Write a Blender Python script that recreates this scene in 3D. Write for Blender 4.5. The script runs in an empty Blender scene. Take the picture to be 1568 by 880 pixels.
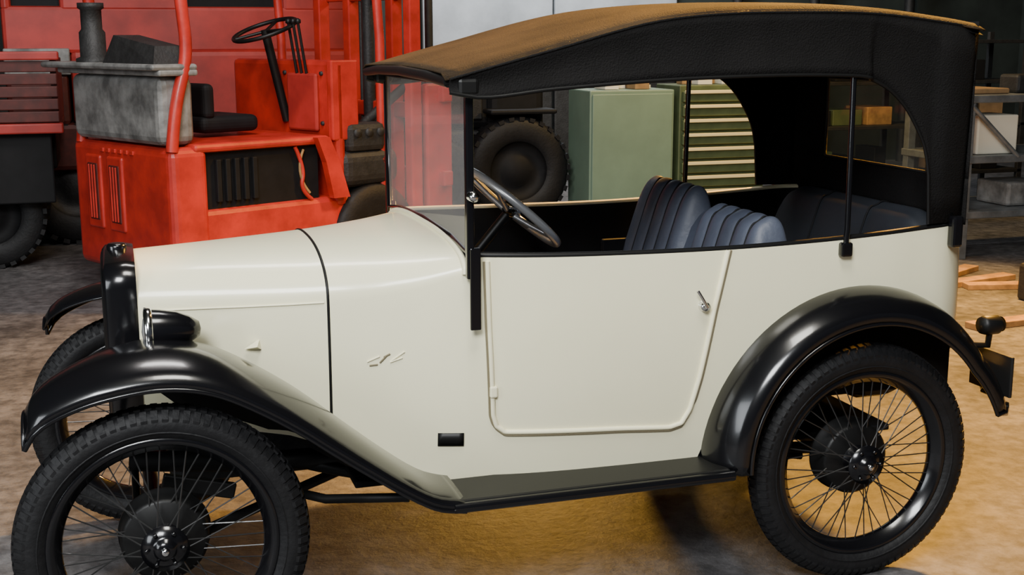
import bpy, math, random
import numpy as np
from mathutils import Vector, Matrix
random.seed(7)
CX,CY,CZ,YAW,PIT,ROL,F=-0.0424,-3.4467,1.5169,.3079,.1981,-.0021,1914.5
WR=.3389
# ------------------------------------------------------------------ materials
def mat(name,col,rough=.5,metal=0,noise=0,nscale=8,bump=0,bscale=60,col2=None,coat=0,spec=.5):
    m=bpy.data.materials.new(name);m.use_nodes=True
    nt=m.node_tree;n=nt.nodes;b=n["Principled BSDF"]
    b.inputs["Base Color"].default_value=(*col,1);b.inputs["Roughness"].default_value=rough;b.inputs["Metallic"].default_value=metal
    b.inputs["Coat Weight"].default_value=coat;b.inputs["Coat Roughness"].default_value=.08
    b.inputs["Specular IOR Level"].default_value=spec
    tc=n.new("ShaderNodeTexCoord")
    if noise:
        t=n.new("ShaderNodeTexNoise");t.inputs["Scale"].default_value=nscale;t.inputs["Detail"].default_value=8;t.inputs["Roughness"].default_value=.6
        nt.links.new(tc.outputs["Object"],t.inputs["Vector"])
        r=n.new("ShaderNodeValToRGB");r.color_ramp.elements[0].position=.35;r.color_ramp.elements[1].position=.65
        c2=col2 if col2 else tuple(c*(1-noise) for c in col)
        r.color_ramp.elements[0].color=(*c2,1);r.color_ramp.elements[1].color=(*col,1)
        nt.links.new(t.outputs["Fac"],r.inputs["Fac"]);nt.links.new(r.outputs["Color"],b.inputs["Base Color"])
    if bump:
        t2=n.new("ShaderNodeTexNoise");t2.inputs["Scale"].default_value=bscale;t2.inputs["Detail"].default_value=4
        nt.links.new(tc.outputs["Object"],t2.inputs["Vector"])
        bp=n.new("ShaderNodeBump");bp.inputs["Strength"].default_value=bump;bp.inputs["Distance"].default_value=.01
        nt.links.new(t2.outputs["Fac"],bp.inputs["Height"]);nt.links.new(bp.outputs["Normal"],b.inputs["Normal"])
    return m
CREAM=mat("cream_paint",(.93,.89,.62),.30,noise=.05,nscale=2.5,coat=.35)
CREAM2=mat("cream_bead",(.93,.88,.61),.4,coat=.2)
BLACK=mat("black_gloss_paint",(.004,.004,.005),.2,coat=.3)
SATIN=mat("black_satin",(.006,.006,.006),.45,spec=.3)
DARK=mat("dark_interior",(.006,.006,.007),.7,noise=.4,nscale=12,spec=.3)
RUB=mat("tyre_rubber",(.008,.008,.009),.6,noise=.4,nscale=20,bump=.2,spec=.35)
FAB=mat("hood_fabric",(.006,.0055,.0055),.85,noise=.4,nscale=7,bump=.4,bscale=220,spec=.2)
FABT=mat("hood_fabric_top",(.060,.036,.016),.85,noise=.75,nscale=2.6,bump=.5,bscale=220,spec=.2)  # black hood fabric again, with the light on its top painted in brown
CHR=mat("chrome",(.8,.8,.79),.15,metal=1)
WHL=mat("worn_nickel",(.68,.69,.70),.3,metal=.6)
STEEL=mat("dull_steel",(.27,.29,.30),.45,metal=.6,noise=.4,nscale=10)
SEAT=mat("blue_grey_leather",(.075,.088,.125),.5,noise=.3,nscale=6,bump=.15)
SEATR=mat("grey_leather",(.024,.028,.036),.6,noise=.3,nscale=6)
RED=mat("forklift_red",(.58,.032,.022),.42,noise=.4,nscale=5,coat=.15,bump=.1,bscale=30)
RED2=mat("faded_red",(.46,.034,.026),.5,noise=.45,nscale=3)
DRED=mat("dark_red",(.09,.012,.008),.6,noise=.5,nscale=12)
GREY=mat("cast_grey",(.32,.32,.31),.6,metal=.3,noise=.65,nscale=7,bump=.3,bscale=25)
DGREY=mat("dark_grey",(.020,.020,.020),.6,noise=.5,nscale=15,bump=.3)
GREEN=mat("cabinet_green",(.17,.25,.18),.5,noise=.15,nscale=3)
GREENY=mat("drawer_green",(.09,.12,.05),.5,noise=.3,nscale=6)
BRASS=mat("pull_brass",(.85,.72,.38),.4,metal=.1)
WOOD=mat("timber",(.42,.24,.09),.7,noise=.5,nscale=9)
CARD=mat("cardboard",(.30,.18,.08),.8,noise=.3,nscale=9)
PAPER=mat("paper",(.7,.66,.54),.8)
TAIL=mat("red_lens",(.35,.02,.01),.3)
PLATE=mat("number_plate",(.01,.01,.01),.4)
LENS=mat("lamp_lens",(.7,.7,.7),.1,metal=.6)
SPK=mat("spoke_enamel",(.035,.035,.035),.3,metal=.4,coat=.5)
GAPM=mat("door_gap_shadow",(.2,.17,.10),.7)
def glass(name,fac=.12,col=(1,1,1),haze=.1,hc=(.8,.85,.9,1)):
    m=bpy.data.materials.new(name);m.use_nodes=True;nt=m.node_tree;n=nt.nodes;n.clear()
    o=n.new("ShaderNodeOutputMaterial");mx=n.new("ShaderNodeMixShader");t=n.new("ShaderNodeBsdfTransparent");g=n.new("ShaderNodeBsdfGlossy")
    t.inputs[0].default_value=(*col,1);g.inputs["Roughness"].default_value=.03
    df=n.new("ShaderNodeBsdfDiffuse");df.inputs[0].default_value=hc
    m2=n.new("ShaderNodeMixShader");m2.inputs[0].default_value=haze
    nt.links.new(t.outputs[0],m2.inputs[1]);nt.links.new(df.outputs[0],m2.inputs[2])
    mx.inputs[0].default_value=fac
    nt.links.new(m2.outputs[0],mx.inputs[1]);nt.links.new(g.outputs[0],mx.inputs[2]);nt.links.new(mx.outputs[0],o.inputs[0])
    return m
GLASS=glass("windscreen_glass",.18,(.95,.95,.96),.20,(.8,.76,.76,1))
CELL=glass("celluloid",.05,(.8,.72,.5),.04)
# ------------------------------------------------------------------ helpers
def empty(name,loc=(0,0,0),rz=0):
    e=bpy.data.objects.new(name,None);bpy.context.collection.objects.link(e);e.location=loc;e.rotation_euler=(0,0,rz);e.empty_display_size=.2
    return e
def mesh(name,vs,fs,m,par=None,smooth=False,loc=(0,0,0),rot=(0,0,0)):
    me=bpy.data.meshes.new(name);me.from_pydata([tuple(v) for v in vs],[],fs)
    me.materials.append(m);me.validate()
    if smooth:
        for p in me.polygons:p.use_smooth=True
    o=bpy.data.objects.new(name,me);bpy.context.collection.objects.link(o);o.location=loc;o.rotation_euler=rot
    if par: o.parent=par
    return o
def box(name,x0,x1,y0,y1,z0,z1,m,par=None,bev=.005,rot=None,seg=2):
    c=((x0+x1)/2,(y0+y1)/2,(z0+z1)/2);a,b,d=abs(x1-x0)/2,abs(y1-y0)/2,abs(z1-z0)/2
    vs=[(sx*a,sy*b,sz*d) for sx in(-1,1) for sy in(-1,1) for sz in(-1,1)]
    fs=[(0,1,3,2),(4,6,7,5),(0,4,5,1),(2,3,7,6),(0,2,6,4),(1,5,7,3)]
    o=mesh(name,vs,fs,m,par,loc=c,rot=rot or (0,0,0))
    if bev:
        bm=o.modifiers.new("b",'BEVEL');bm.width=min(bev,a*.9,b*.9,d*.9);bm.segments=seg
    return o
def loft(name,rows,m,par=None,closed=False,thick=0,smooth=True,off=0):
    n=len(rows[0]);vs=[v for r in rows for v in r];fs=[]
    for i in range(len(rows)-1):
        for j in range(n if closed else n-1):
            k=(j+1)%n
            fs.append((i*n+j,i*n+k,(i+1)*n+k,(i+1)*n+j))
    o=mesh(name,vs,fs,m,par,smooth)
    if thick:
        s=o.modifiers.new("s",'SOLIDIFY');s.thickness=thick;s.offset=off
    return o
def tube(name,pts,r,m,par=None,cyc=False,smooth=False,res=3):
    cu=bpy.data.curves.new(name,'CURVE');cu.dimensions='3D';cu.bevel_depth=r;cu.bevel_resolution=res;cu.use_fill_caps=True
    sp=cu.splines.new('NURBS' if smooth else 'POLY');sp.points.add(len(pts)-1)
    for i,p in enumerate(pts): sp.points[i].co=(*p,1)
    if smooth: sp.use_endpoint_u=not cyc;sp.order_u=3;sp.resolution_u=8
    sp.use_cyclic_u=cyc
    cu.materials.append(m)
    o=bpy.data.objects.new(name,cu);bpy.context.collection.objects.link(o)
    dg=bpy.context.evaluated_depsgraph_get();me=bpy.data.meshes.new_from_object(o.evaluated_get(dg));bpy.data.objects.remove(o)
    for p in me.polygons:p.use_smooth=True
    o=bpy.data.objects.new(name,me);bpy.context.collection.objects.link(o)
    if par:o.parent=par
    return o
def lathe(name,prof,m,par=None,axis='y',loc=(0,0,0),n=48,rot=None,smooth=True):
    rows=[]
    for i in range(n+1):
        a=2*math.pi*i/n;row=[]
        for r,h in prof:
            c,s=r*math.cos(a),r*math.sin(a)
            row.append({'y':(c,h,s),'x':(h,c,s),'z':(c,s,h)}[axis])
        rows.append(row)
    o=loft(name,rows,m,par,smooth=smooth);o.location=loc
    if rot:o.rotation_euler=rot
    return o
def ip(x,xs,ys): return float(np.interp(x,xs,ys))
def sm(x,xs,ys):
    if x<=xs[0]:return ys[0]
    if x>=xs[-1]:return ys[-1]
    i=max(k for k in range(len(xs)) if xs[k]<=x);i=min(i,len(xs)-2)
    t=(x-xs[i])/(xs[i+1]-xs[i]);h=xs[i+1]-xs[i]
    def sl(k):
        if k==0:return (ys[1]-ys[0])/(xs[1]-xs[0])
        if k==len(xs)-1:return (ys[-1]-ys[-2])/(xs[-1]-xs[-2])
        return (ys[k+1]-ys[k-1])/(xs[k+1]-xs[k-1])
    a,b=sl(i)*h,sl(i+1)*h
    return (2*t**3-3*t*t+1)*ys[i]+(t**3-2*t*t+t)*a+(-2*t**3+3*t*t)*ys[i+1]+(t**3-t*t)*b
def truck_wheel(nm,x,y,R,W,par,hub=None,s=-1):
    h=W/2
    lathe(nm+"_tyre",[(R*.55,-h*.8),(R*.62,-h),(R*.9,-h),(R*.98,-h*.7),(R,-h*.3),(R,h*.3),(R*.98,h*.7),(R*.9,h),(R*.62,h),(R*.55,h*.8)],RUB,par,'y',(x,y,R),40)
    lathe(nm+"_rim",[(R*.55,-h*.8),(R*.52,-h*.4),(R*.3,-h*.3),(R*.25,-h*.55),(0,-h*.55)],hub or DGREY,par,'y',(x,y,R),32)
    lathe(nm+"_rimb",[(R*.55,h*.8),(R*.52,h*.4),(0,h*.4)],hub or DGREY,par,'y',(x,y,R),32)
    vs=[];fs=[];N=30
    for i in range(N):
        for q,(ya,yb) in enumerate(((-h*1.0,-h*.1),(h*.1,h*1.0))):
            a0=2*math.pi*(i+.5*q)/N;a1=a0+math.pi/N;b=len(vs)
            for a in(a0,a1):
                for yy in(ya,yb):
                    for rr in(R*.93,R*1.0): vs.append((x+rr*math.cos(a),y+yy,R+rr*math.sin(a)*.999))
            fs+=[tuple(b+k for k in f) for f in[(0,1,3,2),(4,6,7,5),(0,4,5,1),(2,3,7,6),(0,2,6,4),(1,5,7,3)]]
    mesh(nm+"_lugs",vs,fs,RUB,par)
# ------------------------------------------------------------------ CAR
car=empty("vintage_convertible_car")
XB=.455
def hw(x): return sm(x,[-.02,.2,.455,.62,.79,.97,1.2,1.5,1.98,2.12],[.205,.260,.335,.397,.452,.486,.500,.503,.500,.492])
def ztop(x): return sm(x,[-.02,.455,.62,.79],[.956,.979,.989,1.002])
def zcr(x): return sm(x,[-.02,.455,.65,.79],[.835,.855,.885,.93])
def zbot(x): return ip(x,[-.02,.35,.75,.9],[.55,.50,.372,.37])
def bulge(z):
    tt=min(max((z-.37)/.6,0),1);return .012*math.sin(math.pi*tt)-.022*(1-tt)**2
def section(x,off=0,n=16,half=False):
    w=hw(x)+off;zt=ztop(x)+off;zc=zcr(x);e=sm(x,[-.02,.455,.79],[2.3,2.4,2.7]);f=ip(x,[.0,.79],[.1,1])
    pts=[]
    for i in range(n+1):
        t=math.pi/2*i/n
        z=zc+(zt-zc)*math.cos(t)**(2/e);y=(w+f*bulge(z))*math.sin(t)**(2/e)
        pts.append((y,z))
    zb=zbot(x)
    for i in range(1,13):
        z=zc+(zb-zc)*i/12; pts.append((w+f*bulge(z),z))
    if half: return [(x,-y,z) for y,z in pts]
    return [(x,-y,z) for y,z in reversed(pts)]+[(x,y,z) for y,z in pts[1:]]
def sidey(x,z): return -(hw(x)+ip(x,[0,.79],[.1,1])*bulge(z))
loft("bonnet",[section(-.015+i*(XB+.012)/14) for i in range(15)],CREAM,car)
loft("scuttle",[section(XB+.003+i*(.79-XB-.003)/9) for i in range(10)],CREAM,car)
loft("bonnet_gap",[section(XB-.008,-.004),section(XB+.008,-.004)],SATIN,car)
tube("bonnet_seam",[p for p in section(XB,.000)],.0038,SATIN,car)
for s in(-1,1): tube("bonnet_hinge_%d"%(s+1),[(x,s*(-sidey(x,zcr(x))+.001),zcr(x)) for x in np.linspace(.03,XB-.01,12)],.0026,CREAM2,car)
tube("scuttle_bead",[p for p in section(.785,.003)][12:-12],.008,CREAM2,car)
vs=[(.76,p[1],p[2]) for p in section(.76,-.02)]
mesh("dashboard",vs,[tuple(range(len(vs)))],DARK,car)
# ---- tub
def planpath():
    pts=[]
    for x in np.linspace(.79,2.14,37): pts.append((x,-hw(x),(0,-1)))
    cxr,cyr,r=2.15,-.337,.155
    for i in range(1,11):
        a=math.pi/2*i/10
        pts.append((cxr+r*math.sin(a),cyr-r*math.cos(a),(math.sin(a),-math.cos(a))))
    for y in np.linspace(-.28,0,5): pts.append((2.305+.01*(1-(y/.3)**2),y,(1,0)))
    return pts+[(x,-y,(n[0],-n[1])) for x,y,n in reversed(pts[:-1])]
PP=planpath()
AX,AZ,AR=1.905,.375,.450
def belt(x): return sm(x,[.79,1.1,1.5,1.85,2.2,2.3],[.975,.966,.962,.972,.992,.998])
def tubbot(x,y):
    zb=.372
    if x>AX-AR+.001:
        d=AR*AR-(x-AX)**2
        zb=AZ+math.sqrt(max(d,0)) if d>0 else .56
        zb=max(zb,.56) if x>AX else max(zb,.375)
    if abs(y)<.33 and x>2.2: zb=.5
    return zb
rows=[];NV=14
for k in range(NV+1):
    row=[]
    for x,y,n in PP:
        zb=tubbot(x,y);z=zb+(belt(x)-zb)*k/NV;o=bulge(z)
        row.append((x+n[0]*o,y+n[1]*o,z))
    rows.append(row)
loft("body_tub",rows,CREAM,car)
loft("tub_lining",[[(x-n[0]*(.018+.022*(1-k/4)),y-n[1]*(.018+.022*(1-k/4)),tubbot(x,y)+(belt(x)-.003-tubbot(x,y))*k/4) for x,y,n in PP] for k in range(5)],DARK,car)
beltpts=[(x-n[0]*.008,y-n[1]*.008,belt(x)) for x,y,n in PP];nh=len(PP)//2
tube("belt_bead_near",beltpts[:nh],.009,SATIN,car);tube("belt_bead_far",beltpts[nh:],.009,CREAM2,car)
box("floor_pan",.5,2.1,-.40,.40,.37,.39,DARK,car)
for s in(-1,1): box("wheel_well_%d"%(s+1),1.5,2.28,s*.40,s*.42,.5,.85,DARK,car)
def by(x,z): return -(hw(x)+bulge(z))
dp=[(.84,.96),(.842,.80),(.85,.62),(.853,.555),(.862,.525),(.885,.507),(1.0,.502),(1.2,.493),(1.34,.483),(1.375,.492),(1.397,.53),(1.42,.62),(1.455,.80),(1.495,.96)]
dd=[]
for i in range(len(dp)-1):
    for t in(0,.25,.5,.75):
        x=dp[i][0]*(1-t)+dp[i+1][0]*t;z=dp[i][1]*(1-t)+dp[i+1][1]*t;dd.append((x,by(x,z)-.002,z))
dd.append((dp[-1][0],by(*dp[-1])-.002,dp[-1][1]))
tube("door_bead",dd,.0065,CREAM2,car,smooth=True)
tube("door_gap",[(x+.009*(1 if x>1.1 else -1) if z>.53 else x,y+.001,z-(.009 if z<.53 else 0)) for x,y,z in dd],.0028,GAPM,car,smooth=True)
hy=by(1.42,.83)
lathe("door_handle_boss",[(0,-.02),(.012,-.018),(.014,-.005),(.016,0)],CHR,car,'y',(1.425,hy,.815),20)
tube("door_handle_lever",[(1.425,hy-.022,.815),(1.412,hy-.028,.835),(1.395,hy-.024,.862)],.005,CHR,car,smooth=True)
box("door_hinge",.842,.862,by(.85,.62)-.012,by(.85,.62)+.005,.605,.635,CREAM2,car,.004)
loft("step_vent",[[(x,by(x,z)-.003,z) for x in np.linspace(.715,.78,6)] for z in(.472,.49,.508)],SATIN,car,thick=.002)
yb=sidey(.27,.74)
mesh("bonnet_catch",[(.245,yb-.002,.735),(.29,yb-.002,.73),(.285,yb-.002,.76),(.275,yb-.03,.745)],[(0,1,3),(1,2,3),(2,0,3)],CREAM2,car)
for i,(a,b,c,d) in enumerate([(.545,.70,.575,.715),(.585,.713,.60,.722),(.605,.705,.635,.728),(.55,.69,.57,.693),(.60,.70,.63,.712),(.575,.698,.59,.715)]):
    tube("badge_mark_%d"%i,[(a,sidey(a,b)-.001,b),(c,sidey(c,d)-.001,d)],.0024,GAPM if i%2 else CREAM2,car)
# ---- radiator
def radsec(x,w,zt,zb=.5,r=.06):
    pts=[(x,-w,zb)]
    for i in range(9):
        a=math.pi/2*i/8;pts.append((x,-w+r-r*math.cos(a),zt-.012-r+r*math.sin(a)))
    pts.append((x,0,zt))
    return pts+[(p[0],-p[1],p[2]) for p in reversed(pts[:-1])]
loft("radiator_shell",[radsec(-.082,.185,.945),radsec(-.090,.20,.955),radsec(-.080,.212,.966),radsec(-.03,.214,.970),radsec(-.008,.210,.966)],BLACK,car)
vsr=radsec(-.065,.19,.95);mesh("radiator_core",vsr,[tuple(range(len(vsr)))],DGREY,car)
tube("radiator_rim",radsec(-.086,.187,.947),.007,SATIN,car)
for i in range(15):
    y=-.17+i*.34/14;tube("grille_bar_%d"%i,[(-.07,y,.5),(-.07,y,.9)],.003,STEEL,car,res=1)
lathe("radiator_cap",[(0,.010),(.022,.010),(.026,.004),(.026,-.01)],BLACK,car,'z',(-.05,0,.97),20)
# ---- headlamps
for s,nm in((-1,"near"),(1,"far")):
    lathe("headlamp_"+nm,[(0,.118),(.018,.114),(.034,.09),(.046,.06),(.053,.02),(.055,0),(.055,-.006)],BLACK,car,'x',(.02,s*.335,.810),32)
    lathe("headlamp_rim_"+nm,[(.055,.004),(.060,0),(.060,-.014),(.050,-.016)],CHR,car,'x',(.018,s*.335,.810),32)
    lathe("headlamp_lens_"+nm,[(.052,-.008),(.03,-.018),(0,-.022)],LENS,car,'x',(.018,s*.335,.810),24)
    tube("headlamp_stalk_"+nm,[(.05,s*.335,.77),(.05,s*.33,.72)],.012,BLACK,car)
# ---- front wings
fx=[-.272,-.245,-.18,-.09,.03,.14,.25,.37,.49,.60,.67,.73]
fz=[.680,.722,.760,.788,.800,.781,.725,.643,.542,.452,.405,.386]
def wingrows(s):
    rows=[]
    for x in np.linspace(-.272,.74,50):
        z=sm(x,fx,fz)
        taper=ip(x,[-.272,-.235,-.1,.74],[.45,.75,1,1])
        yi=ip(x,[-.3,0,.35,.6,.78],[-.40,-.30,-.32,-.37,-.41]);yo=-.61
        yc=(yi+yo)/2;yi=yc+(yi-yc)*taper;yo=-.61+(1-taper)*.05
        cr=ip(x,[.4,.72],[1,.15])
        row=[]
        for t in np.linspace(0,1,11):
            row.append((x,yi+(yo-yi)*t,z-cr*(.045*max(0,(t-.5)/.5)**2.2+.018*((.5-t)/.5 if t<.5 else 0)**2)))
        row.append((x,yo-.002,row[-1][2]-.020))
        if s>0: row=[(a,-b,c) for a,b,c in row]
        rows.append(row)
    return rows
for s,nm in((-1,"near"),(1,"far")):
    r_=wingrows(s)
    loft("front_wing_"+nm,r_,BLACK,car,thick=.006)
    tube("front_wing_edge_"+nm,[r[-1] for r in r_],.006,BLACK,car)
    tube("front_wing_tip_"+nm,r_[0],.006,BLACK,car)
    loft("front_valance_"+nm,[[(r[2][0],r[2][1],r[2][2]-.004),(r[0][0],r[0][1]*.9,r[0][2]-.20*ip(r[0][0],[-.1,.1,.5,.7],[.2,1,.6,.0]))] for r in r_[10:48]],SATIN,car)
# ---- rear wings
def rearrows(s):
    rows=[]
    for a in np.linspace(math.radians(181),math.radians(12),44):
        fl=ip(math.degrees(a),[8,35,60,183],[.035,.0,0,0])
        row=[]
        for t in np.linspace(0,1,11):
            y=-.44-.175*t
            rr=AR+.012-.055*max(0,(t-.35)/.65)**2.0+fl
            row.append((AX+rr*math.cos(a),y,AZ+rr*math.sin(a)))
        e=row[-1];row.append((AX+(AR-.072+fl)*math.cos(a),e[1]-.001,AZ+(AR-.072+fl)*math.sin(a)))
        if s>0: row=[(p,-q,r) for p,q,r in row]
        rows.append(row)
    return rows
for s,nm in((-1,"near"),(1,"far")):
    r_=rearrows(s);loft("rear_wing_"+nm,r_,BLACK,car,thick=.006)
    tube("rear_wing_edge_"+nm,[r[-1] for r in r_],.006,BLACK,car)
    tube("rear_wing_tail_"+nm,r_[-1],.006,BLACK,car)
    box("running_board_"+nm,.70,1.475,s*.44,s*.605,.354,.386,SATIN,car,.008)
    tube("running_board_edge_"+nm,[(.71,s*.607,.369),(1.48,s*.607,.369)],.014,BLACK,car)
# ---- wheels
def wheel(nm,x,y,steer=0,s=-1):
    w=empty("wheel_"+nm,(x,y,WR),steer);w.parent=car
    R=WR;T=.044;prof=[]
    for i in range(17):
        a=-math.pi*.82+2*math.pi*.82*i/16
        prof.append((R-.042+.042*math.cos(a),T*math.sin(a)))
    lathe("tyre",prof,RUB,w,'y',n=96)
    vs=[];fs=[];N=84
    for i in range(N):
        for row,(ya,yb) in enumerate([(-.041,-.026),(-.019,-.003),(.003,.019),(.026,.041)]):
            a0=2*math.pi*(i+.5*(row%2))/N;a1=a0+2*math.pi/N*.62;b=len(vs)
            for a in(a0,a1):
                for yy in(ya,yb):
                    q=abs(yy)/T;base=R-.042+.042*math.sqrt(max(0,1-q*q))
                    for rr in(base-.006,base+.004): vs.append((rr*math.cos(a),yy*1.03,rr*math.sin(a)))
            fs+=[tuple(b+k for k in f) for f in[(0,1,3,2),(4,6,7,5),(0,4,5,1),(2,3,7,6),(0,2,6,4),(1,5,7,3)]]
    mesh("tread",vs,fs,RUB,w)
    for q,rr in enumerate((R-.03,R-.055)):
        lathe("sidewall_rib_%d"%q,[(rr-.003,s*(T-.004 if q else T-.012)),(rr,s*(T+.001 if q else T-.008)),(rr+.003,s*(T-.004 if q else T-.012))],RUB,w,'y',n=72)
    lathe("rim",[(R-.072,-.030),(R-.078,-.034),(R-.088,-.030),(R-.094,-.018),(R-.106,-.010),(R-.108,0),(R-.106,.010),(R-.094,.018),(R-.088,.030),(R-.078,.034),(R-.072,.030)],BLACK,w,'y',n=72)
    vs=[];fs=[]
    def sp(p,q,r=.0018):
        p,q=Vector(p),Vector(q);d=(q-p).normalized();u=d.orthogonal().normalized();v=d.cross(u);b=len(vs)
        for c in(p,q):
            for k in range(5):
                a=2*math.pi*k/5;vs.append(tuple(c+u*r*math.cos(a)+v*r*math.sin(a)))
        for k in range(5):fs.append((b+k,b+(k+1)%5,b+5+(k+1)%5,b+5+k))
    NS=12
    for i in range(NS):
        a=2*math.pi*i/NS
        for (yh,rh,tw,o) in((s*.042,.032,.6,0),(s*.042,.032,-.6,.5),(-s*.02,.05,.55,.25),(-s*.02,.05,-.55,.75)):
            aa=a+o*2*math.pi/NS;ah=aa+tw
            sp((rh*math.cos(ah),yh,rh*math.sin(ah)),((R-.107)*math.cos(aa),s*.004,(R-.107)*math.sin(aa)))
    mesh("spokes",vs,fs,SPK,w)
    lathe("hub",[(0,s*.062),(.012,s*.062),(.022,s*.058),(.026,s*.050),(.032,s*.046),(.056,s*.041),(.056,s*.034),(.028,s*.028),(.028,0),(.055,-s*.02),(.06,-s*.03),(0,-s*.03)],BLACK,w,'y',n=32)
    lathe("hub_cap",[(0,s*.070),(.007,s*.069),(.011,s*.062),(.0,s*.062)],CHR,w,'y',n=20)
    lathe("brake_drum",[(0,-s*.010),(.094,-s*.012),(.103,-s*.020),(.105,-s*.07),(.110,-s*.072),(.110,-s*.08),(0,-s*.08)],SATIN,w,'y',n=40)
    for k in range(6):
        a=k*math.pi/3;lathe("lug_%d"%k,[(0,s*.050),(.005,s*.050),(.005,s*.040)],BLACK,w,'y',(.042*math.cos(a),0,.042*math.sin(a)),8)
wheel("front_near",.018,-.53,math.radians(-2),-1);wheel("front_far",.0,.53,math.radians(-2),1)
wheel("rear_near",1.912,-.53,0,-1);wheel("rear_far",1.905,.53,0,1)
for s in(-1,1):
    tube("chassis_rail_%d"%(s+1),[(-.05,s*.14,.42),(.3,s*.2,.40),(1.6,s*.30,.40),(1.9,s*.32,.42)],.028,SATIN,car)
    for k in range(4):
        tube("rear_spring_%d_%d"%(s+1,k),[(1.55+.05*k,s*.36,.36-.012*k),(1.75,s*.36,.345-.012*k),(1.95-.06*k,s*.36,.33-.012*k)],.011,SATIN,car)
    tube("radius_arm_%d"%(s+1),[(.0,s*.44,.28),(.62,s*.06,.34)],.014,SATIN,car)
    box("shock_arm_%d"%(s+1),.02,.2,s*.38,s*.40,.40,.44,SATIN,car,.004,rot=(0,.25,0))
tube("front_axle",[(0,-.47,.335),(0,-.40,.30),(0,.40,.30),(0,.47,.335)],.02,SATIN,car)
tube("rear_axle",[(1.905,-.47,WR),(1.905,.47,WR)],.032,SATIN,car)
lathe("differential",[(0,-.13),(.07,-.11),(.115,-.04),(.12,0),(.115,.04),(.07,.11),(0,.13)],SATIN,car,'y',(1.905,.08,WR+.01),24)
tube("track_rod",[(.09,-.45,.27),(.09,.45,.27)],.009,SATIN,car)
tube("propshaft",[(.7,0,.36),(1.85,.06,.35)],.022,SATIN,car)
for k in range(5):
    tube("front_spring_%d"%k,[(-.04,-.36+.05*k,.33+.012*k),(-.04,0,.40+.012*k),(-.04,.36-.05*k,.33+.012*k)],.010,SATIN,car,smooth=True)
tube("exhaust",[(.35,-.18,.40),(.6,-.30,.34),(1.0,-.30,.33),(1.5,-.3,.33)],.018,SATIN,car,smooth=True)
box("engine_sump",.05,.45,-.13,.13,.33,.55,DGREY,car,.03)
box("engine_block_dark",.02,.5,-.2,.2,.5,.8,DARK,car,.03)
box("petrol_tank",2.0,2.2,-.34,.30,.44,.60,SATIN,car,.06)
tube("side_step_iron",[(.35,-.25,.33),(.42,-.42,.36),(.62,-.50,.37)],.012,SATIN,car)
# tail
lathe("tail_lamp",[(0,-.035),(.024,-.033),(.028,-.02),(.028,.02),(.02,.032),(0,.034)],SATIN,car,'x',(2.335,-.52,.70),24)
tube("tail_lamp_bracket",[(2.30,-.42,.62),(2.33,-.52,.64),(2.335,-.52,.70)],.010,SATIN,car)
lathe("tail_lens",[(.022,.034),(.012,.038),(0,.040)],SATIN,car,'x',(2.337,-.52,.70),20)
box("number_plate",2.352,2.362,-.60,-.42,.50,.62,PLATE,car,.003)
lathe("reflector",[(0,-.02),(.014,-.018),(.016,0),(.014,.018),(0,.02)],CHR,car,'z',(2.352,-.58,.465),16)
# ---- windscreen
WX=.79
for s,nm in((-1,"near"),(1,"far")):
    box("windscreen_post_"+nm,WX-.008,WX+.012,s*.466,s*.486,.92,1.42,BLACK,car,.004)
    box("windscreen_bracket_"+nm,WX-.002,WX+.026,s*.484,s*.494,.79,1.0,BLACK,car,.003)
    lathe("screen_knob_"+nm,[(0,s*.03),(.012,s*.028),(.014,0)],CHR,car,'y',(WX+.005,s*.486,1.13),16)
tube("windscreen_frame",[(WX,-.462,.985),(WX,-.462,1.40),(WX,.462,1.40),(WX,.462,.985),(WX,.3,1.003),(WX,0,1.012),(WX,-.3,1.003)],.007,BLACK,car,cyc=True)
mesh("windscreen_glass",[(WX,-.46,.98),(WX,.46,.98),(WX,.46,1.40),(WX,-.46,1.40)],[(0,1,2,3)],GLASS,car)
# ---- steering wheel
sw=empty("steering_wheel",(1.12,.20,1.0));sw.parent=car
sw.rotation_euler=Vector((.66,0,.75)).normalized().to_track_quat('Z','Y').to_euler()
tube("rim",[(.175*math.cos(a),.175*math.sin(a),0) for a in np.linspace(0,2*math.pi,41)[:-1]],.013,WHL,sw,cyc=True)
for k in range(4):
    a=k*math.pi/2+.785;tube("spoke_%d"%k,[(0,0,-.02),(.09*math.cos(a),.09*math.sin(a),-.012),(.172*math.cos(a),.172*math.sin(a),0)],.008,WHL,sw)
lathe("boss",[(0,.015),(.028,.012),(.036,-.005),(.02,-.03),(0,-.03)],CHR,sw,'z',n=24)
tube("column",[(0,0,-.03),(0,0,-.42)],.016,SATIN,sw)
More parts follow.
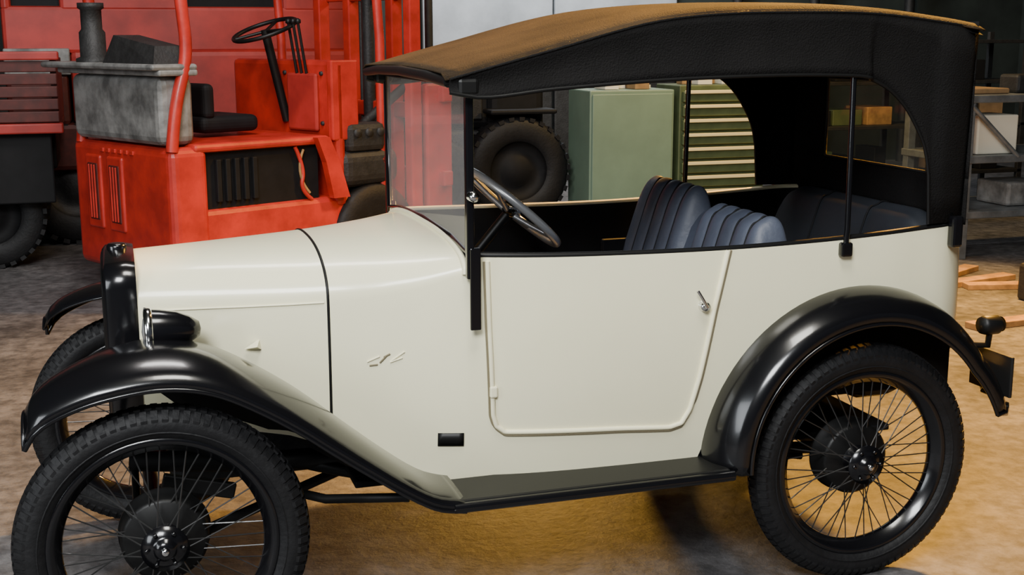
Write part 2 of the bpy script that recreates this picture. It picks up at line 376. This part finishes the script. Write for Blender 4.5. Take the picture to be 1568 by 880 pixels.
# ---- seats
def seat(nm,y0,y1,x0,zt,rear=False,m=SEAT,zlow=.62):
    e=empty("seat_"+nm);e.parent=car
    n=5 if not rear else 3;rows=[]
    base=[(x0-.13,.62),(x0-.10,.78),(x0-.055,.92),(x0-.03,1.0),(x0-.005,zt-.02),(x0+.025,zt),(x0+.055,zt-.02),(x0+.06,.95),(x0+.05,.8),(x0+.02,.62)]
    N=n*8
    for i in range(N+1):
        t=i/N;y=y0+(y1-y0)*t
        d=(.016*abs(math.sin(math.pi*n*t))**.6 -.01)*(.3 if rear else 1)
        ed=min(t,1-t)*2;sh=1-max(0,1-ed/.25)**2.5
        rows.append([(x-(d if k<5 else 0), y, .62+(z-.62)*(0.84+.16*sh)+(d*.5 if 3<k<7 else 0)) for k,(x,z) in enumerate(base)])
    o=loft("backrest",rows,m,e);o.modifiers.new("s",'SUBSURF').levels=1
    for k in (0,N): mesh("side_%d"%k,rows[k],[tuple(range(len(rows[k])))],m,e)
    for i in range(1,n):
        r=rows[i*8];tube("piping_%d"%i,[(a-.003,b,c+(.003 if q>3 else 0)) for q,(a,b,c) in enumerate(r[:7])],.003,DARK,e,smooth=True,res=1)
    box("cushion",x0-.50 if not rear else x0-.4,x0-.12,y0,y1,.52,.66,m,e,.05,seg=4)
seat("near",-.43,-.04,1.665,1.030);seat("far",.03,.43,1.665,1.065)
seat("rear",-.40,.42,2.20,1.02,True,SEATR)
# ---- hood
hx=[.735,.85,1.0,1.25,1.4,1.6,1.9,2.15,2.25]
hz=[1.438,1.472,1.515,1.582,1.602,1.610,1.607,1.580,1.564]
def roofrow(x,n=24):
    zc=sm(x,hx,hz);W=.515;row=[];cr=ip(x,[.7,1.0,1.3,2.25],[.008,.018,.022,.02])
    for i in range(n+1):
        t=-1+2*i/n
        row.append((x-.012*abs(t)*(x<.75),W*t,zc-cr*abs(t)**2.2-.014*max(0,(abs(t)-.93)/.07)**2))
    return row
XR=np.linspace(.735,2.25,44)
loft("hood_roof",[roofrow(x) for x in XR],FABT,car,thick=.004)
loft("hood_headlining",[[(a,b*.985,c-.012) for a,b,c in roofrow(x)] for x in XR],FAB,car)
def sbot(x): return sm(x,[.735,.82,1.0,1.4,1.86,1.95,2.02,2.075,2.10,2.115,2.12],[1.385,1.372,1.39,1.412,1.412,1.385,1.33,1.25,1.19,1.10,1.0])
for s,nm in((-1,"near"),(1,"far")):
    rows=[]
    for x in list(np.linspace(.735,1.86,34))+list(np.linspace(1.88,2.12,26)):
        zt=roofrow(x)[0][2]+.002;zb=sbot(x)
        rows.append([(x,s*(.515-.010*math.sin(math.pi*t)-.02*t*(x>1.9)),zt+(zb-zt)*t) for t in np.linspace(0,1,8)])
    for x in np.linspace(2.14,2.25,6):
        zt=roofrow(x)[0][2]+.002;q=(x-2.14)/.11
        rows.append([(x,s*((.515-.03*q*q)-.02*t),zt+(1.0-zt)*t) for t in np.linspace(0,1,8)])
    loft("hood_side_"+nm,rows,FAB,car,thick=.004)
    tube("hood_side_hem_"+nm,[r[-1] for r in rows[:-6]],.005,SATIN,car)
    tube("hood_top_seam_"+nm,[(r[0][0],r[0][1],r[0][2]) for r in rows],.004,FAB,car)
    tube("hood_stick_"+nm,[(1.845,s*.512,.93),(1.85,s*.512,1.0),(1.852,s*.503,1.42)],.008,BLACK,car)
    box("hood_stick_bracket_"+nm,1.828,1.864,s*.503,s*.525,.925,.965,BLACK,car,.006)
    box("hood_rest_"+nm,2.19,2.225,s*.485,s*.515,.93,1.02,BLACK,car,.008)
def rp(y,z):
    q=(z-1.0)/.535;return (2.25+.015*(1-(y/.48)**2),y,z)
wy,z0w,z1w=.28,1.12,1.38
def panel(nm,y0,y1,za,zb):
    loft(nm,[[rp(y,z) for y in np.linspace(y0,y1,10)] for z in np.linspace(za,zb,6)],FAB,car,thick=.004)
panel("hood_back_lower",-.485,.485,.99,z0w);panel("hood_back_upper",-.485,.485,z1w,1.555)
panel("hood_back_left",-.485,-wy,z0w,z1w);panel("hood_back_right",wy,.485,z0w,z1w)
mesh("hood_back_window",[rp(-wy,z0w),rp(wy,z0w),rp(wy,z1w),rp(-wy,z1w)],[(0,1,2,3)],CELL,car)
tube("hood_window_trim",[rp(-wy,z0w),rp(wy,z0w),rp(wy,z1w),rp(-wy,z1w)],.005,DGREY,car,cyc=True)
tube("hood_header",[(.735,-.505,1.410),(.73,-.3,1.42),(.728,0,1.425),(.73,.3,1.42),(.735,.505,1.410)],.014,SATIN,car)
for s in(-1,1): box("hood_clamp_%d"%(s+1),.755,.81,s*.515,s*.465,1.375,1.42,SATIN,car,.01)
for x in(1.28,1.9): tube("hood_bow_%d"%int(x*100),[(a,b*.96,c-.03) for a,b,c in roofrow(x)],.012,SATIN,car)
# ------------------------------------------------------------------ FORKLIFT
fk=empty("forklift_truck",(.25,3.6,0),math.radians(27.3))
def fb(n,*a,**k): return box(n,*a[:6],a[6],fk,**k)
fb("counterweight",0,.24,0,1.15,.16,.92,RED,bev=.05,seg=4)
fb("chassis_sill",.2,1.62,.02,1.12,.2,.56,RED,bev=.03)
fb("deck",.15,1.08,0,1.12,.885,.935,RED,bev=.02)
fb("engine_bay_dark",.22,1.02,.05,1.08,.5,.89,DARK)
for k in range(5): fb("engine_rib_%d"%k,.3+.06*k,.33+.06*k,.02,.06,.6,.84,DARK,bev=.004)
tube("hose_red",[(.84,.03,.88),(.9,.02,.75),(.86,.02,.62),(.95,.03,.56)],.012,RED,fk,smooth=True)
tube("hose_tan",[(.9,.03,.86),(.82,.02,.72),(.93,.02,.6)],.008,WOOD,fk,smooth=True)
mesh("side_strut_face",[(.95,0,.93),(1.04,0,.93),(1.11,0,.78),(1.18,0,.56),(1.06,0,.56),(1.01,0,.78)],[(0,1,2,5),(5,2,3,4)],RED,fk).modifiers.new("s",'SOLIDIFY').thickness=.05
for k,v in enumerate((.62,.88)):
    fb("louvre_frame_%d"%k,-.014,.02,v-.09,v+.09,.40,.84,RED,bev=.06,seg=4)
    fb("louvre_slot_%d"%k,-.019,.0,v-.06,v+.06,.45,.79,DRED,bev=.03,seg=3)
    for j in range(3): fb("louvre_bar_%d_%d"%(k,j),-.026,0,v-.037+.032*j,v-.027+.032*j,.46,.78,RED,bev=.003)
for j in range(6): fb("raised_letter_%d"%j,-.008,.01,.4+.07*j,.44+.07*j,.86,.885,RED,bev=.004)
fb("dash_cowl",1.12,1.2,0,1.1,.5,1.38,RED,bev=.03)
fb("cowl_side",1.1,1.3,0,.05,.9,1.38,RED,bev=.01)
fb("cowl_plate",1.09,1.12,.15,.45,.95,1.30,RED2,bev=.02)
for (v,z) in((.12,1.3),(.12,1.0),(.5,1.3)): lathe("cowl_bolt_%d_%d"%(v*100,z*10),[(0,-.012),(.012,-.012),(.014,0)],DGREY,fk,'x',(1.118,v,z),10)
fb("gauge_console",1.2,1.5,-.02,.4,.82,1.0,DGREY,bev=.04)
for k in range(3): lathe("gauge_%d"%k,[(0,-.012),(.025,-.012),(.028,0)],DGREY,fk,'y',(1.27+.09*k,-.02,.94),16)
for v in(.08,1.05):
    lathe("drive_wheel_%d"%int(v*10),[(.10,-.09),(.2,-.1),(.29,-.1),(.31,-.06),(.31,.06),(.29,.1),(.2,.1),(.10,.09)],RUB,fk,'y',(1.42,v,.31),40)
    lathe("drive_hub_%d"%int(v*10),[(0,-.07),(.12,-.07),(.19,-.05),(.19,.05),(0,.07)],RED,fk,'y',(1.42,v,.31),30)
    lathe("rear_wheel_%d"%int(v*10),[(0,-.05),(.08,-.06),(.2,-.08),(.22,-.04),(.22,.04),(.2,.08),(.08,.06),(0,.05)],RUB,fk,'y',(.36,v if v>.5 else .12,.22),40)
fb("wheel_arch",1.15,1.62,-.02,.25,.60,.84,DGREY,bev=.08,seg=4)
fb("driver_seat_cushion",.42,.82,.35,.8,.96,1.06,DARK,bev=.04,seg=4)
fb("driver_seat_back",.44,.52,.35,.8,1.04,1.25,DARK,bev=.04,seg=4)
for v,q in((.03,"near"),(1.08,"far")):
    tube("guard_rear_leg_"+q,[(.03,v,.90),(.06,v,1.15),(.16,v,1.42),(.13,v,1.7),(.10,v,2.25)],.034,RED,fk,smooth=True,res=4)
    tube("guard_front_leg_"+q,[(1.50,v,.56),(1.5,v,1.5),(1.45,v,2.25)],.03,RED,fk,res=4)
    tube("guard_rail_"+q,[(.10,v,2.25),(1.45,v,2.25)],.03,RED,fk)
for k in range(6): tube("guard_bar_%d"%k,[(.1+.26*k,.03,2.25),(.1+.26*k,1.08,2.25)],.015,RED,fk)
for k,(v,uu) in enumerate(((.05,1.78),(.30,1.84),(.75,1.84),(1.0,1.78))):
    fb("mast_rail_%d"%k,uu-.045,uu+.045,v-.035,v+.035,.0,2.7,RED,bev=.008)
for k,z in enumerate((.35,1.0,1.75,2.6)): fb("mast_cross_%d"%k,1.80,1.86,.05,1.0,z,z+.1,RED,bev=.01)
tube("mast_lift_cylinder",[(1.8,.52,.1),(1.8,.52,2.2)],.04,DGREY,fk)
for v in(.42,.62): tube("mast_chain_%d"%int(v*100),[(1.82,v,.2),(1.82,v,2.6)],.012,DGREY,fk)
tube("tilt_cylinder",[(1.2,.1,.85),(1.75,.1,1.2)],.03,DGREY,fk)
for v in(.06,.96): fb("carriage_side_%d"%int(v*100),1.88,2.10,v-.03,v+.03,.10,1.22,RED,bev=.015)
for k,z in enumerate((.15,.55,1.1)): fb("carriage_bar_%d"%k,1.98,2.06,-.02,1.06,z,z+.1,RED,bev=.01)
for v in(.2,.8): fb("fork_heel_%d"%int(v*10),2.06,2.11,v-.06,v+.06,.03,.65,DGREY,bev=.008);fb("fork_blade_%d"%int(v*10),2.08,2.95,v-.06,v+.06,.03,.075,DGREY,bev=.01)
sv=empty("fork_steering",(.98,.5,1.56));sv.parent=fk
sv.rotation_euler=Vector((-.35,0,.94)).to_track_quat('Z','Y').to_euler()
tube("rim",[(.2*math.cos(a),.2*math.sin(a),0) for a in np.linspace(0,2*math.pi,33)[:-1]],.013,SATIN,sv,cyc=True)
for k in range(3):
    a=k*2.094;tube("sp_%d"%k,[(0,0,-.01),(.2*math.cos(a),.2*math.sin(a),0)],.01,SATIN,sv)
tube("steering_column",[(.98,.5,1.56),(1.12,.5,1.0)],.028,SATIN,fk)
for k in range(3):
    tube("lever_%d"%k,[(1.1,.25+.05*k,1.3),(1.05,.25+.05*k,1.6)],.009,SATIN,fk);lathe("lever_knob_%d"%k,[(0,-.02),(.018,-.01),(.018,.01),(0,.02)],SATIN,fk,'z',(1.05,.25+.05*k,1.61),12)
fb("ballast_block",-.02,.20,.05,1.08,.93,1.31,GREY,bev=.05,seg=3)
fb("ballast_plate",-.08,.20,.0,1.34,1.34,1.375,GREY,bev=.015)
fb("ballast_lip",-.04,.20,.0,1.2,1.31,1.345,GREY,bev=.012)
lathe("exhaust_canister",[(.10,0),(.10,.02),(.075,.03),(.075,.17),(.06,.19),(.06,.30),(.075,.31),(.075,.34),(0,.34)],DGREY,fk,'z',(.06,.92,1.375),32)
mesh("folded_tarp",[(-.04,.05,1.375),(-.04,.62,1.375),(.19,.62,1.375),(.19,.05,1.375),(.0,.1,1.47),(.0,.55,1.53),(.16,.55,1.53),(.16,.1,1.47)],[(0,1,2,3),(4,7,6,5),(0,4,5,1),(1,5,6,2),(2,6,7,3),(3,7,4,0)],DGREY,fk)
# ------------------------------------------------------------------ red truck cab behind
cab=empty("red_truck_cab")
def cb(n,*a,**k): return box(n,*a[:6],a[6],cab,**k)
y0=6.3
cb("cab_lower",-.75,1.9,y0,y0+1.6,.55,.90,DRED,bev=.04)
cb("cab_side",-.30,1.9,y0,y0+1.6,.88,1.42,RED2,bev=.04);cb("cab_side_rear",-.75,-.32,y0,y0+1.6,.88,1.27,DRED,bev=.04)
cb("cab_panel_low",-.75,-.30,y0-.02,y0+.5,1.25,1.44,GREY,bev=.01)
cb("cab_mid",-.75,1.9,y0+.05,y0+1.6,1.40,1.74,RED2,bev=.03)
for k,(a,b) in enumerate(((-.75,-.68),(-.35,.55),(1.25,1.9))): cb("cab_pillar_%d"%k,a,b,y0+.05,y0+1.6,1.70,2.45,RED2,bev=.03)
cb("cab_roof",-.8,1.95,y0,y0+1.65,2.42,2.6,RED2,bev=.06)
cb("cab_window_dark",-.7,1.85,y0+.15,y0+.2,1.70,2.45,DARK,bev=0)
cb("cab_chassis",-.7,1.85,y0+.2,y0+1.5,.35,.6,DARK,bev=.02)
for x in(-.3,1.4): truck_wheel("cab_wheel_%d"%int(x*10),x,y0+.12,.45,.22,cab)
ct=empty("slatted_trailer")
for k in range(5): box("side_board_%d"%k,-2.4,-.36,5.2,5.24,.98+.08*k,1.05+.08*k,DRED,ct,.006)
box("top_rail",-2.4,-.34,5.17,5.25,1.375,1.43,RED2,ct,.01);box("bottom_rail",-2.4,-.34,5.16,5.26,.91,.975,RED2,ct,.01)
box("bed",-2.4,-.36,5.24,6.15,.93,.98,DRED,ct,.01);box("end_board",-.40,-.36,5.24,6.15,.98,1.38,DRED,ct,.006)
for x in(-.85,-1.9):
    for y in(5.5,6.0): truck_wheel("wheel_%d_%d"%(x*10,y*10),x,y,.36,.17,ct,DARK)
tube("axle",[(-.85,5.35,.36),(-.85,6.0,.36)],.04,SATIN,ct);tube("axle_rear",[(-1.9,5.35,.36),(-1.9,6.0,.36)],.04,SATIN,ct)
box("undercarriage",-2.3,-.4,5.4,6.0,.66,.93,DARK,ct,.02)
box("side_skirt",-2.35,-.42,5.26,5.29,.45,.92,DARK,ct,.01)  # dark sheet added to imitate the shade under the trailer bed
# dark tractor
dm=empty("old_tractor")
box("engine_cover",2.15,3.05,6.5,7.2,.75,1.36,DARK,dm,.12,seg=4);box("rear_body",2.9,3.4,6.45,7.25,.6,1.3,DARK,dm,.08,seg=3)
box("tail_band",2.85,3.3,6.42,6.46,1.12,1.20,TAIL,dm,.02);box("mudguard",2.85,3.42,6.2,6.45,.90,.94,DARK,dm,.02)
for k in range(4): box("grille_%d"%k,2.2+.18*k,2.32+.18*k,6.47,6.51,.85,1.2,DGREY,dm,.01)
tube("exhaust_stack",[(2.5,6.8,1.3),(2.5,6.8,1.9)],.035,DGREY,dm)
truck_wheel("front_wheel_near",2.45,6.38,.36,.16,dm,DARK);truck_wheel("rear_wheel_near",3.1,6.33,.44,.22,dm,DARK)
truck_wheel("front_wheel_far",2.45,7.32,.36,.16,dm,DARK);truck_wheel("rear_wheel_far",3.1,7.37,.44,.22,dm,DARK)
box("chassis",2.2,3.35,6.5,7.2,.35,.76,DGREY,dm,.03)
# cabinets
cbn=empty("green_steel_cabinet");x0,x1=3.62,4.36
box("carcass",x0,x1,6.0,6.5,.06,1.09,GREEN,cbn,.01);box("plinth",x0+.02,x1-.02,6.03,6.48,0,.07,DGREY,cbn,.004)
box("door_panel",x0+.02,x1-.02,5.985,6.0,.09,1.06,GREEN,cbn,.006)
dr=empty("drawer_cabinet");x0,x1=4.42,5.22
box("carcass",x0,x1,6.03,6.5,0,1.12,GREENY,dr,.008)
for k in range(9):
    z=.05+.117*k;box("drawer_%d"%k,x0+.02,x1-.02,5.99,6.05,z,z+.085,GREENY,dr,.006);box("pull_%d"%k,x0+.03,x1-.03,5.955,5.995,z+.068,z+.095,BRASS,dr,.004)
pp=empty("paper_clutter")
for k in range(16):
    x=3.7+random.random()*1.45;zb_=1.092 if x<4.3 else 1.122
    if 4.2<x<4.5: continue
    w=.05+random.random()*.14
    box("item_%d"%k,x,min(x+w,4.35 if x<4.4 else 5.2),6.08+random.random()*.2,6.33,zb_,zb_+.02+random.random()*.14,random.choice([PAPER,CARD,WOOD,PAPER]),pp,.004)
sh=empty("storage_shelving")
for x in(5.6,6.7,7.8):
    for y in(6.0,6.5): box("upright_%d_%d"%(x*10,y*10),x-.025,x+.025,y-.02,y+.02,0,1.55,DGREY,sh,.004)
bl=empty("box_clutter")
for k,z in enumerate((.3,.72,1.1,1.45)):
    box("shelf_%d"%k,5.58,7.82,5.98,6.52,z,z+.03,DGREY,sh,.004)
    x=5.68
    while x<7.6 and k<3:
        w=.1+random.random()*.22;h=.08+random.random()*.2
        if not(6.55<x+w<6.75 or 6.6<x<6.73) and x+w<7.72:
            box("crate_%d"%(k*100+int(x*10)),x,x+w,6.05+random.random()*.1,6.42,z+.031,z+.031+h,random.choice([CARD,WOOD,DGREY,GREY,DRED,GREENY,DARK,DARK]),bl,.006)
        x+=w+.04
tr=empty("steel_workbench")
X0,X1,Y0,Y1=5.50,6.7,3.75,4.4
for x in(X0,X1):
    for y in(Y0,Y1): box("leg_%d_%d"%(x*10,y*10),x-.03,x+.03,y-.03,y+.03,0,1.08,STEEL,tr,.004)
for k,z in enumerate((.28,.66,1.07)): box("tier_%d"%k,X0-.04,X1+.04,Y0-.04,Y1+.04,z,z+.05,STEEL,tr,.006)
tube("brace",[(X0,Y0-.03,1.05),(X0+.4,Y0-.03,.70)],.016,STEEL,tr)
bt=empty("bench_tools")
box("tool_box",5.5,5.58,3.85,4.1,.712,.98,RED2,bt,.01);box("tin",5.62,5.95,3.8,4.1,.712,.98,PAPER,bt,.01);box("vice_body",6.0,6.2,3.9,4.1,1.122,1.25,DGREY,bt,.02)
box("crate",5.6,5.9,3.85,4.2,1.122,1.16,CARD,bt,.01);box("bin",5.95,6.3,3.85,4.2,.332,.5,GREY,bt,.02)
pl=empty("timber_offcuts")
for k,(x,y,a,L) in enumerate(((4.9,2.95,.2,.9),(5.25,2.75,-.25,.8),(5.0,3.2,.5,.7),(4.45,1.95,.1,.5))):
    box("plank_%d"%k,x-L/2,x+L/2,y-.05,y+.05,.0,.035,WOOD,pl,.004,rot=(0,0,a))
ab=empty("anvil_block");box("base",4.95,5.3,2.2,2.5,0,.22,DGREY,ab,.02);box("top",5.0,5.25,2.25,2.45,.22,.30,DGREY,ab,.02)
# ------------------------------------------------------------------ ROOM
FL=bpy.data.materials.new("concrete_floor");FL.use_nodes=True;nt=FL.node_tree;n=nt.nodes;b=n["Principled BSDF"]
tc=n.new("ShaderNodeTexCoord")
def nz(s,d=8):
    t=n.new("ShaderNodeTexNoise");t.inputs["Scale"].default_value=s;t.inputs["Detail"].default_value=d;t.inputs["Roughness"].default_value=.65;nt.links.new(tc.outputs["Object"],t.inputs["Vector"]);return t
a=nz(1.3);c=nz(14,12);r=n.new("ShaderNodeValToRGB");r.color_ramp.elements[0].position=.36;r.color_ramp.elements[1].position=.66
r.color_ramp.elements[0].color=(.075,.072,.073,1);r.color_ramp.elements[1].color=(.21,.20,.20,1);nt.links.new(a.outputs["Fac"],r.inputs["Fac"])
r2=n.new("ShaderNodeValToRGB");r2.color_ramp.elements[0].position=.38;r2.color_ramp.elements[1].position=.62;r2.color_ramp.elements[0].color=(.30,.30,.30,1)
nt.links.new(c.outputs["Fac"],r2.inputs["Fac"]);mx=n.new("ShaderNodeMixRGB");mx.blend_type='MULTIPLY';mx.inputs[0].default_value=.8
nt.links.new(r.outputs[0],mx.inputs[1]);nt.links.new(r2.outputs[0],mx.inputs[2]);nt.links.new(mx.outputs[0],b.inputs["Base Color"])
b.inputs["Roughness"].default_value=.6
bp=n.new("ShaderNodeBump");bp.inputs["Strength"].default_value=.4;bp.inputs["Distance"].default_value=.02;nt.links.new(nz(30).outputs["Fac"],bp.inputs["Height"]);nt.links.new(bp.outputs[0],b.inputs["Normal"])
mesh("floor",[(-5,-6,0),(11,-6,0),(11,10,0),(-5,10,0)],[(0,1,2,3)],FL)
WALL=mat("wall_steel",(.50,.54,.58),.6,noise=.35,nscale=1.5);WALLD=mat("wall_dark",(.030,.040,.034),.8,noise=.5,nscale=2)
mesh("wall_back",[(-5,10,0),(11,10,0),(11,10,5),(-5,10,5)],[(0,1,2,3)],WALLD)
mesh("wall_left",[(-5,-6,0),(-5,10,0),(-5,10,5),(-5,-6,5)],[(0,1,2,3)],WALLD)
mesh("wall_right",[(11,-6,0),(11,10,0),(11,10,5),(11,-6,5)],[(0,1,2,3)],WALLD)
mesh("ceiling",[(-5,-6,5),(11,-6,5),(11,10,5),(-5,10,5)],[(0,1,2,3)],WALLD)
dw=empty("door_1")
for k in range(2): box("leaf_%d"%k,3.2+1.5*k,4.68+1.5*k,9.88,9.95,1.2,3.6,WALL,dw,.02);box("leaf_low_%d"%k,3.2+1.5*k,4.68+1.5*k,9.88,9.95,0,1.2,DGREY,dw,.02)
box("rail",3.2,6.18,9.85,9.89,2.9,3.0,WALL,dw,.01)
for k,x in enumerate((6.9,7.9,9.2)): tube("drain_pipe" if k==0 else "drain_pipe.%03d"%k,[(x,9.8,0),(x,9.8,4.9)],.06,DGREY)
# ------------------------------------------------------------------ LIGHTS
def area(nm,loc,tgt,size,e,col,sy=None):
    l=bpy.data.lights.new(nm,'AREA');l.energy=e;l.size=size;l.color=col
    if sy:l.shape='RECTANGLE';l.size_y=sy
    o=bpy.data.objects.new(nm,l);bpy.context.collection.objects.link(o);o.location=loc;o.rotation_euler=(Vector(tgt)-Vector(loc)).to_track_quat('-Z','Y').to_euler();return o
def spot(nm,loc,tgt,ang,e,col,rad=.3,blend=.6):
    l=bpy.data.lights.new(nm,'SPOT');l.energy=e;l.color=col;l.spot_size=math.radians(ang);l.spot_blend=blend;l.shadow_soft_size=rad
    o=bpy.data.objects.new(nm,l);bpy.context.collection.objects.link(o);o.location=loc;o.rotation_euler=(Vector(tgt)-Vector(loc)).to_track_quat('-Z','Y').to_euler();return o
area("daylight_door",(-1.6,-4.6,4.3),(.8,-.2,.8),2.0,430,(.97,.99,1),1.6)
area("ceiling_lamp",(.6,-1.9,4.7),(.6,-.3,0.5),1.2,140,(1,.97,.88))
area("doorway_glow",(-4.6,-2.5,2.0),(0,0,.7),2.2,120,(.9,.95,1))
spot("sodium_lamp",(4.4,2.2,4.2),(3.1,.7,0),104,3900,(1,.48,.07))
spot("work_lamp",(1.7,1.75,.72),(.95,-.1,0),100,95,(1,.52,.08),.08)  # unseen warm fill, added low behind the car to gild the floor beneath
area("sodium_lamp_rear",(4.8,4.6,3.4),(4.7,6,.6),.6,120,(1,.68,.30))
area("bay_lamp",(.4,1.8,4.4),(.6,4.6,.9),1.2,130,(1,.95,.92))
area("back_lamp",(4.3,7.8,4.6),(4.3,9.9,2.4),1.2,260,(.88,.94,1))
w=bpy.data.worlds.new("World");bpy.context.scene.world=w;w.use_nodes=True
w.node_tree.nodes["Background"].inputs[0].default_value=(.75,.82,1,1);w.node_tree.nodes["Background"].inputs[1].default_value=.06
# ------------------------------------------------------------------ CAMERA
cd=bpy.data.cameras.new("camera");co=bpy.data.objects.new("camera",cd);bpy.context.collection.objects.link(co)
fw=Vector((math.sin(YAW)*math.cos(PIT),math.cos(YAW)*math.cos(PIT),-math.sin(PIT)));rr=Vector((math.cos(YAW),-math.sin(YAW),0));uu=rr.cross(fw)
c_,s_=math.cos(ROL),math.sin(ROL);r1=c_*rr+s_*uu;u1=-s_*rr+c_*uu
co.matrix_world=Matrix((( r1[0],u1[0],-fw[0],CX),(r1[1],u1[1],-fw[1],CY),(r1[2],u1[2],-fw[2],CZ),(0,0,0,1)))
cd.sensor_width=36;cd.lens=F/1568*36;cd.clip_start=.05
bpy.context.scene.camera=co
